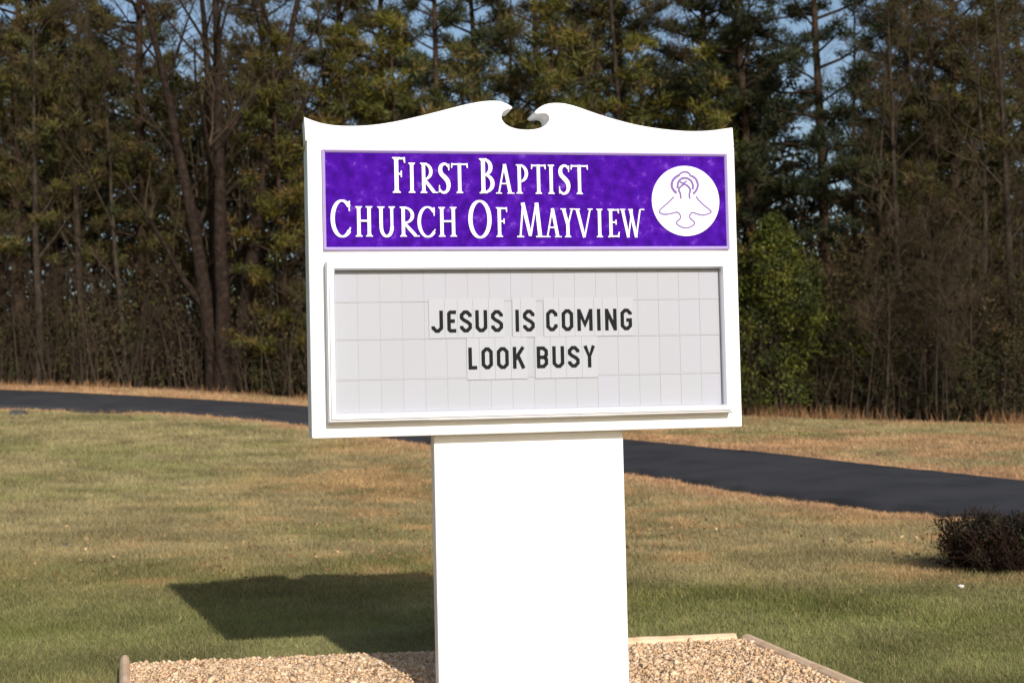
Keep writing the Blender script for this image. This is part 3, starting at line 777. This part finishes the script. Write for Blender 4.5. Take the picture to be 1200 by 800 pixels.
# dry orange sedge along the foot of the wood
n = 9000
xs = rng.uniform(-24, 22, n); ys = tree_y(xs) + rng.normal(0.2, 0.45, n)
k = (fbm(xs, ys, 1.6, 33) > 0.5) & (rng.random(n) < np.where(xs > 5, 1.0, 0.5)); xs, ys = xs[k], ys[k]; n = len(xs)
h = rng.uniform(0.15, 0.6, n) * np.where(xs > 5, 1, 0.6); zz = gsurf(xs, ys); a = rng.uniform(0, 6.28, n)
V = np.stack([np.stack([xs - 0.012 * np.cos(a), ys - 0.012 * np.sin(a), zz], 1), np.stack([xs + 0.012 * np.cos(a), ys + 0.012 * np.sin(a), zz], 1), np.stack([xs + rng.normal(0, 0.3, n) * h, ys + rng.normal(0, 0.3, n) * h, zz + h], 1)], 1)
bv.append(V.reshape(-1, 3)); bc.append(np.repeat(np.array([(0.36, 0.20, 0.10)]) * rng.uniform(0.5, 1.2, (n, 1)), 3, 0))
bv = np.concatenate(bv); bc = np.concatenate(bc)
tag(link('grass', np_mesh('grass', bv, np.arange(len(bv)).reshape(-1, 3), [M['grass']], bc)), 'short mown winter grass, green by the gravel and straw coloured towards the road', 'grass', kind='stuff')

# fallen leaves, too many to count
n = 5200
fy = 11.5 + 36 * rng.random(n) ** 1.3; fx = (rng.random(n) * 2 - 1) * 0.4 * fy
k = ~inside(bed, fx, fy) & ~inside(road_poly_c, fx, fy) & (fy < tree_y(fx)) & (rng.random(n) < smoothstep(0.35, 0.6, fbm(fx, fy, 3.0, 71)) * np.where(fx > -3, 1, 0.35))
fx, fy = fx[k], fy[k]
tag(link('fallen_leaves', needle_mesh('fallen_leaves', np.stack([fx, fy, gsurf(fx, fy) + 0.03], 1), np.full(len(fx), 0.012), 1, 0.055, 0.036, [(0.28, 0.17, 0.08), (0.22, 0.12, 0.06), (0.36, 0.25, 0.13), (0.14, 0.08, 0.045)], 14, 'brush', 0.25)), 'brown fallen leaves scattered over the lawn', 'leaves', kind='stuff')

# ------------------------------------------------------------------ small things on the lawn
def lump(name, px, py, Y, sx, sy, sz, material, label, cat, seed, sink=0.25):
    p = at_depth(px, py, Y) if Y else on_ground(px, py)
    z = gs1(p.x, p.y); rr = random.Random(seed)
    import bmesh
    bm = bmesh.new(); bmesh.ops.create_icosphere(bm, subdivisions=3, radius=1)
    ph = [rr.uniform(0, 6) for _ in range(6)]
    for v in bm.verts:
        c = v.co
        k = 1 + 0.18 * math.sin(3.1 * c.x + ph[0]) * math.sin(2.7 * c.y + ph[1]) + 0.1 * math.sin(6 * c.z + ph[2] + 4 * c.x) + rr.uniform(-0.05, 0.05)
        v.co = Vector((c.x * sx * k, c.y * sy * k, max(-0.4, min(0.62, c.z)) * sz * k))
    me = bpy.data.meshes.new(name); bm.to_mesh(me); bm.free(); me.materials.append(material)
    o = link(name, me, None, 0, (p.x, p.y, z + sz * (0.4 - sink) * 0.5)); o.rotation_euler.z = rr.uniform(0, 3)
    return tag(o, label, cat)
lump('flat_stone', 22, 489, 42.0, 0.36, 0.26, 0.20, M['stone'], 'flat dark stone lying in the grass edge beside the road', 'stone', 2)
lump('dirt_clod', 76, 636, None, 0.05, 0.035, 0.035, M['stone'], 'small dark clod of earth on the open lawn', 'clod', 5)
lump('paper_scrap', 1126, 688, None, 0.028, 0.02, 0.022, M['paper'], 'small crumpled white scrap on the lawn near the brown bush', 'litter', 6, 0.0)

# ------------------------------------------------------------------ vegetation generators
def rnd_dir(rr, d, spread):
    v = Vector((rr.gauss(0, 1), rr.gauss(0, 1), rr.gauss(0, 1))).normalized()
    return (d + v * spread).normalized()
def grow(mb_t, mb_c, rr, p, d, L, r, lev, maxlev, up=0.12, seg=4, kids=(5, 7), spread=0.9, wob=0.16, start=0.3, sides=6, tips=None):
    pts = [p.copy()]; rs = [r]; dirs = [d.copy()]
    for i in range(seg):
        d = rnd_dir(rr, d, wob); d = (d + Vector((0, 0, up))).normalized()
        p = p + d * (L / seg); pts.append(p.copy()); rs.append(r * (1 - 0.75 * (i + 1) / seg) if lev else r * (1 - 0.62 * (i + 1) / seg)); dirs.append(d.copy())
    (mb_t if lev <= 1 else mb_c).tube(pts, rs, sides if lev == 0 else (5 if lev == 1 else 3))
    if tips is not None and lev >= maxlev - 1: tips.extend(pts[1:])
    if lev < maxlev:
        for _ in range(rr.randint(*kids)):
            t = start + (1 - start) * rr.random(); f = t * seg; i = min(int(f), seg - 1); q = pts[i].lerp(pts[i + 1], f - i)
            rad = rs[i] + (rs[i + 1] - rs[i]) * (f - i)
            ax = dirs[i + 1]; side = rnd_dir(rr, Vector((0, 0, 0.15)), 1.0); side = (side - ax * side.dot(ax)).normalized()
            nd = (ax * (1 - 0.45 * spread) + side * spread).normalized()
            grow(mb_t, mb_c, rr, q, nd, L * rr.uniform(0.38, 0.62) * (1.15 - 0.5 * t), max(rad * rr.uniform(0.40, 0.62), 0.006), lev + 1, maxlev, up, max(2, seg - 1), kids if lev else (kids[0], kids[1]), spread, wob * 1.1, 0.2, sides, tips)

class Kit:
    """meshes of one kind of plant, shared by its copies"""
    def __init__(s, name, parts): s.name = name; s.parts = parts
def bare_kit(seed, H, r0, stems=1, lean=0.05, kids=((10, 13)), start=0.3):
    rr = random.Random(seed); t = MB(); c = MB()
    for k in range(stems):
        a = 2 * math.pi * k / max(stems, 1) + rr.uniform(-0.4, 0.4); off = Vector((math.cos(a), math.sin(a), 0)) * (0.28 if stems > 1 else 0)
        d = (Vector((math.cos(a) * (0.10 if stems > 1 else lean), math.sin(a) * 0.10 if stems > 1 else 0, 1))).normalized()
        hh = H * rr.uniform(0.82, 1.0)
        p = off + Vector((0, 0, -0.4)); pts = [p]; rs = [r0 * 1.35]; seg = 10
        for i in range(seg):
            d = rnd_dir(rr, d, 0.055); d = (d + Vector((0, 0, 0.03))).normalized(); p = p + d * hh / seg; pts.append(p); rs.append(r0 * (1 - 0.86 * (i + 1) / seg))
        t.tube(pts, rs, 9)
        for _ in range(rr.randint(*kids)):
            f = (start + (1 - start) * rr.random()) * seg; i = min(int(f), seg - 1); q = pts[i].lerp(pts[i + 1], f - i); rad = rs[i + 1]
            an = rr.uniform(0, 6.28); nd = Vector((math.cos(an) * 0.62, math.sin(an) * 0.62, rr.uniform(0.45, 1.0))).normalized()
            grow(t, c, rr, q, nd, hh * rr.uniform(0.20, 0.34) * (1.25 - 0.6 * f / seg), max(rad * 0.55, 0.02), 1, 4, 0.10, 4, (5, 6), 0.75, 0.17, 0.25)
    return Kit('bare_tree', [('trunk', t.mesh('bare_trunk', [M['bark_grey']], True)), ('crown', c.mesh('bare_crown', [M['twig']]))])

PAL_PINE = [(0.066, 0.066, 0.020), (0.048, 0.052, 0.018), (0.090, 0.080, 0.020), (0.095, 0.068, 0.024)]
PAL_DARK = [(0.026, 0.034, 0.016), (0.034, 0.042, 0.018), (0.044, 0.046, 0.016)]
PAL_GOLD = [(0.125, 0.110, 0.016), (0.09, 0.088, 0.016), (0.14, 0.095, 0.026), (0.06, 0.062, 0.015)]
PAL_BUSH = [(0.096, 0.108, 0.016), (0.066, 0.078, 0.014), (0.135, 0.135, 0.021), (0.034, 0.045, 0.012), (0.045, 0.050, 0.014)]
def pine_kit(seed, H, r0, crown0, reach, palette, nb, per=26, name='pine_tree', dead=8, tuft=0.34):
    rr = random.Random(seed); t = MB(); cen = []; rad = []
    pts = [Vector((0, 0, -0.4))]; rs = [r0 * 1.25]; seg = 12; d = Vector((rr.uniform(-0.02, 0.02), rr.uniform(-0.02, 0.02), 1)).normalized(); p = pts[0]
    for i in range(seg):
        d = rnd_dir(rr, d, 0.02); p = p + d * (H + 0.4) / seg; pts.append(p); rs.append(r0 * (1 - 0.9 * (i + 1) / seg) + 0.01)
    t.tube(pts, rs, 10)
    def trunk_at(z):
        f = min(max(z / H, 0), 0.999) * seg; i = int(f); return pts[i].lerp(pts[i + 1], f - i), rs[i]
    for _ in range(dead):                                     # bare snags under the crown
        z = H * rr.uniform(0.1, crown0); q, rad0 = trunk_at(z); an = rr.uniform(0, 6.28); L = rr.uniform(0.5, 1.7)
        e = q + Vector((math.cos(an), math.sin(an), rr.uniform(-0.2, 0.25))) * L
        t.tube([q, q.lerp(e, 0.5) + Vector((0, 0, 0.05)), e], [0.035, 0.022, 0.008], 4)
    for b in range(nb):
        s = crown0 + (1 - crown0) * ((b + rr.random()) / nb); z = H * s
        q, _ = trunk_at(z); k = (s - crown0) / (1 - crown0)
        L = reach * (0.45 + 0.75 * math.sin(min(1, k * 1.7 + 0.35) * math.pi * 0.62)) * (1.05 - 0.80 * k) * rr.uniform(0.65, 1.2)
        an = b * 2.4 + rr.uniform(-0.5, 0.5); up = rr.uniform(-0.12, 0.30) + 0.45 * k
        dv = Vector((math.cos(an), math.sin(an), up)).normalized(); bp = [q]
        for i in range(4):
            dv = rnd_dir(rr, dv, 0.12); dv.z += 0.06; dv.normalize(); bp.append(bp[-1] + dv * L / 4)
        t.tube(bp, [0.05 * (1 - 0.2 * i) * (r0 / 0.2) for i in range(5)], 4)
        for j in range(max(4, int(L * 4.2))):
            f = (0.30 + 0.70 * rr.random()) * 4; i = min(int(f), 3); c0 = bp[i].lerp(bp[i + 1], f - i)
            side = Vector((-dv.y, dv.x, 0)).normalized() * rr.uniform(-1, 1) * 0.34 * L * (1.15 - f / 5)
            e = c0 + side + Vector((0, 0, rr.uniform(-0.02, 0.35)))
            if side.length > 0.25: t.tube([c0, e], [0.014, 0.007], 3)
            cen.append(e); rad.append(tuft * rr.uniform(0.7, 1.2))
            if side.length > 0.5: cen.append(c0.lerp(e, 0.55)); rad.append(tuft * rr.uniform(0.6, 1.0))
    cen = np.array([tuple(c) for c in cen]); rad = np.array(rad)
    return Kit(name, [('trunk', t.mesh(name + '_trunk', [M['bark_pine']], True)), ('crown', needle_mesh(name + '_crown', cen, rad, int(per * 1.25), 0.31, 0.040, palette, seed, flat=0.35))])
def bush_kit(seed, H, rx, ncl, per, palette, leaf=0.13, name='evergreen_bush', cone=0.6):
    rr = random.Random(seed); t = MB(); c = MB()
    for k in range(6):
        an = rr.uniform(0, 6.28)
        grow(t, t, rr, Vector((math.cos(an) * 0.15, math.sin(an) * 0.15, -0.2)), Vector((math.cos(an) * 0.3, math.sin(an) * 0.3, 1)).normalized(), H * rr.uniform(0.5, 0.8), 0.06 * H / 6, 0, 2, 0.08, 5, (4, 6), 0.8)
    cen = []; rad = []
    while len(cen) < ncl:
        s = rr.random(); prof = math.sin(min(1, (s + 0.16) / 0.42) * math.pi / 2) if s < 0.26 else (1 - (s - 0.26) / 0.74) ** cone
        a = rr.uniform(0, 6.28); q = prof * rx * (rr.random() ** 0.33) * (0.82 + 0.34 * math.sin(3 * a + 9 * s + seed))
        cen.append((math.cos(a) * q, math.sin(a) * q, 0.12 + s * H * 0.97)); rad.append(rr.uniform(0.22, 0.42) * H / 6.5)
    return Kit(name, [('stems', t.mesh(name + '_stems', [M['bark_grey']])), ('crown', needle_mesh(name + '_crown', np.array(cen), np.array(rad), per, leaf, leaf * 0.45, palette, seed, 'leaf', 0.15))])

used = {}
def plant(kit, x, y, s, rz, label, cat, group=None, sz=None, z=None, tilt=(0, 0)):
    root = empty(kit.name, (x, y, gs1(x, y) if z is None else z))
    root.rotation_euler = (tilt[0], tilt[1], rz); root.scale = (s, s, sz or s)
    for nm, me in kit.parts: link(nm, me, root)
    return tag(root, label, cat, group)
def at_px(px, Y):
    d = ray(px, 470); return d.x * Y / d.y

pines = [pine_kit(21, 24, 0.24, 0.26, 3.7, PAL_PINE, 74, 34), pine_kit(22, 22, 0.20, 0.36, 3.2, PAL_DARK, 50, 32), pine_kit(23, 25, 0.26, 0.18, 3.9, PAL_PINE, 92, 34)]
dark_pine = [pine_kit(25, 24, 0.25, 0.24, 4.3, PAL_DARK, 62, 36), pine_kit(26, 23, 0.24, 0.30, 3.9, PAL_DARK, 44, 34)]
young = [pine_kit(31, 12, 0.12, 0.10, 2.3, PAL_GOLD, 44, 30, 'young_pine', 2), pine_kit(32, 10, 0.11, 0.08, 2.1, PAL_PINE, 40, 30, 'young_pine', 2)]
bares = [bare_kit(41, 19, 0.20), bare_kit(42, 17, 0.15, 1, 0.08), bare_kit(43, 21, 0.22, 1, 0.03, (11, 14), 0.25)]
big = bare_kit(44, 21, 0.33, 4, 0, (8, 10), 0.16)
big.parts[0][1].materials[0] = M['bark_dark']
sap = [bare_kit(45, 8, 0.06, 1, 0.1, (8, 10), 0.2), bare_kit(46, 6.5, 0.05, 2, 0.1, (6, 8), 0.15)]
holly = bush_kit(51, 6.9, 3.6, 820, 38, PAL_BUSH, 0.15, cone=0.8)
shrub = bush_kit(52, 3.4, 1.7, 260, 26, [(0.05, 0.05, 0.018), (0.075, 0.055, 0.024), (0.036, 0.038, 0.016)], 0.11, 'edge_shrub', 0.5)

# trees that stand out
plant(big, at_px(262, 53.0), 53.0, 1.0, 0.5, 'tall bare tree with several dark stems fanning upwards from one base', 'tree')
plant(dark_pine[0], at_px(893, 53), 53, 0.98, 1.0, 'dark tall pine with a bare trunk rising behind the leafy evergreen bush', 'tree')
plant(dark_pine[1], at_px(976, 52), 52, 1.02, 2.2, 'straight pine with thin sideways branches standing past the leafy evergreen bush', 'tree')
plant(holly, at_px(912, 49.5), 49.5, 1.0, 0.2, 'rounded leafy yellow green evergreen bush at the edge of the wood', 'bush')
plant(pines[2], at_px(1128, 52), 52, 0.95, 0.7, 'reddish trunked pine among the grey bare trees', 'tree')
plant(young[0], at_px(338, 53), 53, 1.12, 1.2, 'bushy golden green young pine beside the many stemmed bare tree', 'tree')
rt = random.Random(99)
G1 = 'pines in the wood behind the road'
for px, Y, k, s in [(22, 57, 2, 1.0), (70, 60, 0, 1.05), (170, 58, 2, 1.0), (120, 70, 1, 1.0), (305, 62, 2, 0.95), (395, 57, 0, 1.0), (455, 61, 2, 1.0), (520, 56, 1, 1.0), (570, 63, 0, 1.05), (640, 58, 2, 1.0), (700, 61, 0, 1.0), (745, 66, 2, 1.1), (830, 57, 0, 1.0), (1045, 60, 0, 1.0), (1185, 56, 2, 1.0), (1235, 58, 1, 1.0), (-40, 58, 0, 1.0), (870, 68, 1, 1.0), (1080, 67, 2, 1.0)]:
    plant(pines[k], at_px(px, Y), Y, s * rt.uniform(0.94, 1.06), rt.uniform(0, 6.28), ['tall olive needled pine with a full crown in the wood behind the road', 'tall dark green pine with a thin high crown in the wood behind the road', 'dense olive needled pine clothed low down in the wood behind the road'][k], 'tree', G1)
G2 = 'young pines behind the sign'
for px, Y, k, s in [(415, 53, 0, 1.15), (480, 54, 0, 1.2), (545, 53, 1, 1.3), (640, 53, 0, 1.25), (700, 54, 1, 1.35), (770, 53, 0, 1.15), (825, 52, 0, 1.1)]:
    plant(young[k], at_px(px, Y), Y, s, rt.uniform(0, 6.28), ['bushy young pine with golden green needles behind the church sign', 'bushy young pine with duller olive needles behind the church sign'][k], 'tree', G2)
G3 = 'bare trees in the wood behind the road'
for px, Y, k, s in [(-15, 55, 1, 1.0), (45, 55.5, 0, 0.95), (100, 56, 2, 0.9), (150, 55, 1, 1.0), (205, 59, 0, 0.9), (300, 58, 1, 1.0), (375, 56, 2, 0.9), (850, 54, 1, 1.0), (1020, 51, 1, 0.95), (1060, 50, 0, 0.9), (1095, 52, 2, 0.9), (1150, 50, 1, 1.0), (1195, 49, 0, 0.95), (1230, 51, 2, 0.9), (1005, 57, 2, 0.9), (60, 62, 2, 1.0), (180, 63, 1, 1.0), (1110, 60, 1, 1.0), (1165, 62, 0, 1.0), (600, 57, 0, 1.0), (500, 58, 1, 1.0), (720, 57, 2, 1.0)]:
    plant(bares[k], at_px(px, Y), Y, s * rt.uniform(0.92, 1.08), rt.uniform(0, 6.28), ['leafless grey brown tree with a straight stout trunk in the wood', 'leafless slim leaning grey brown tree in the wood', 'leafless tall tree branching low on its trunk in the wood'][k], 'tree', G3)
G4 = 'thin saplings along the edge of the wood'
for i in range(46):
    px = rt.choice([rt.uniform(-30, 360), rt.uniform(960, 1230), rt.uniform(960, 1230), rt.uniform(-30, 360), rt.uniform(360, 960)])
    x = at_px(px, 53); Y = float(tree_y(x)) + rt.uniform(0.4, 4.5) + (4 if 845 < px < 1000 or 215 < px < 310 else 0)
    plant(sap[i % 2], at_px(px, Y), Y, rt.uniform(0.7, 1.15), rt.uniform(0, 6.28), ['thin single stemmed leafless sapling at the edge of the wood', 'thin two stemmed leafless sapling at the edge of the wood'][i % 2], 'sapling', G4)
G5 = 'low scrubby shrubs at the foot of the wood'
for px, dY, s in [(1130, 1.0, 0.75), (1185, 0.8, 0.9), (1050, 1.5, 0.8), (1000, 1.6, 0.9), (330, 1.6, 0.8), (15, 2.0, 0.8), (165, 2.2, 0.7), (85, 2.4, 0.7), (1225, 1.2, 0.9), (300, 1.6, 0.6)]:
    x = at_px(px, 50); Y = float(tree_y(x)) + dY + 0.6
    plant(shrub, at_px(px, Y), Y, s, rt.uniform(0, 6.28), 'low brown green shrub at the foot of the wood', 'shrub', G5)

# thicket: stems, twigs and dead leaves too tangled to count
def thicket():
    mb = MB(); rr = random.Random(5); cols = []
    def stemcol(): 
        k = rr.uniform(0.6, 1.5); return (0.050 * k, 0.037 * k, 0.027 * k)
    for i in range(3000):
        X = rr.uniform(-27, 27); Y = float(np.interp(X, tree_line[:, 0], tree_line[:, 1])) + 0.5 + 17 * rr.random() ** 1.5
        z = gz1q(X, Y) - 0.1; H = rr.uniform(1.2, 6.0) * (0.75 + 0.04 * (Y - 50)); d = Vector((rr.gauss(0, 0.16), rr.gauss(0, 0.12), 1)).normalized()
        p = Vector((X, Y, z)); pts = [p]; n0 = len(mb.v)
        for k in range(4):
            d = rnd_dir(rr, d, 0.13); p = p + d * H / 4; pts.append(p)
        r = rr.uniform(0.012, 0.030); mb.tube(pts, [r, r * 0.85, r * 0.65, r * 0.45, r * 0.2], 3)
        for k in range(rr.randint(5, 9)):
            f = rr.uniform(0.8, 3.99); j = int(f); q = pts[j].lerp(pts[j + 1], f - j)
            an = rr.uniform(0, 6.28); e = q + Vector((math.cos(an) * 0.8, math.sin(an) * 0.8, rr.uniform(0.1, 0.9))) * rr.uniform(0.4, 1.4)
            mb.tube([q, q.lerp(e, 0.5) + Vector((0, 0, -0.04)), e], [0.010, 0.007, 0.003], 3)
        c = stemcol(); cols += [c] * (len(mb.v) - n0)
    V = np.array(mb.v); F = np.array(mb.f)
    return np_mesh('thicket', V, F, [M['brush']], np.array(cols))
_gq = {}
def gz1q(x, y): return gs1(x, y)
tag(link('thicket', thicket()), 'tangled brown undergrowth of thin stems filling the foot of the wood', 'undergrowth', kind='stuff')
N = 30000
lx = rng.uniform(-27, 27, N); ly = tree_y(lx) + 1.2 + 18 * rng.random(N) ** 1.2
lz = gsurf(lx, ly) + 0.1 + (1.2 + 11 * fbm(lx, ly * 0.4, 5, 90) ** 1.5) * rng.random(N) ** 0.95 * smoothstep(0, 5, ly - tree_y(lx) + 2.2)
tag(link('dead_leaves', needle_mesh('dead_leaves', np.stack([lx, ly, lz], 1), rng.uniform(0.2, 0.5, N), 6, 0.18, 0.08, [(0.070, 0.054, 0.028), (0.052, 0.042, 0.022), (0.050, 0.048, 0.018), (0.080, 0.054, 0.028), (0.060, 0.058, 0.020)], 8, 'brush')), 'brown dead leaves hanging through the undergrowth', 'leaves', kind='stuff')
# the wood goes on behind: one mass
N = 36000
lx = rng.uniform(-46, 46, N); ly = rng.uniform(76, 96, N)
top = 3.0 + 33 * fbm(lx, ly * 0.15, 7, 91) ** 1.75
lz = gsurf(lx, ly) + top * rng.random(N) ** 0.8
tag(link('far_wood', needle_mesh('far_wood', np.stack([lx, ly, lz], 1), rng.uniform(0.3, 0.8, N), 6, 0.50, 0.19, [(0.036, 0.034, 0.018), (0.046, 0.036, 0.024), (0.030, 0.034, 0.018)], 9, 'brush')), 'deep wood closing the view behind the trees', 'wood', kind='stuff')

# bare brown bush before the end of the road
bb = MB(); bt_ = MB(); rr = random.Random(77)
for i in range(150):
    an = rr.uniform(0, 6.28); q = 0.55 * math.sqrt(rr.random())
    p = Vector((math.cos(an) * q * 1.2, math.sin(an) * q * 0.8, -0.05)); d = Vector((math.cos(an) * 0.45 * q + rr.gauss(0, 0.12), math.sin(an) * 0.4 * q, 1)).normalized()
    grow(bb, bb, rr, p, d, rr.uniform(0.32, 0.62), 0.006, 0, 2, 0.05, 3, (4, 6), 0.7, 0.2, 0.15, 3)
V = np.array(bb.v); k = np.random.default_rng(3).uniform(0.7, 1.3, (len(V), 1))
bme = np_mesh('brown_bush_twigs', V, np.array(bb.f), [M['brush']], np.array([(0.030, 0.018, 0.013)]) * k)
cen = np.stack([rng.normal(0, 0.42, 900), rng.normal(0, 0.28, 900), rng.uniform(0.02, 0.56, 900)], 1)
cen = cen[(cen[:, 0] / 0.78) ** 2 + (cen[:, 1] / 0.5) ** 2 < 1]
blm = needle_mesh('brown_bush_leaves', cen, np.full(len(cen), 0.09), 20, 0.05, 0.022, [(0.034, 0.020, 0.014), (0.026, 0.017, 0.012), (0.020, 0.014, 0.010), (0.040, 0.042, 0.018)], 12, 'leaf')
p = on_ground(1198, 673)
bush = empty('brown_bush', (p.x, p.y + 0.35, gs1(p.x, p.y + 0.35)))
link('twigs', bme, bush); link('crown', blm, bush)
bush.scale = (0.66, 0.74, 0.74)
tag(bush, 'low dark brown bush on the lawn before the road', 'bush')
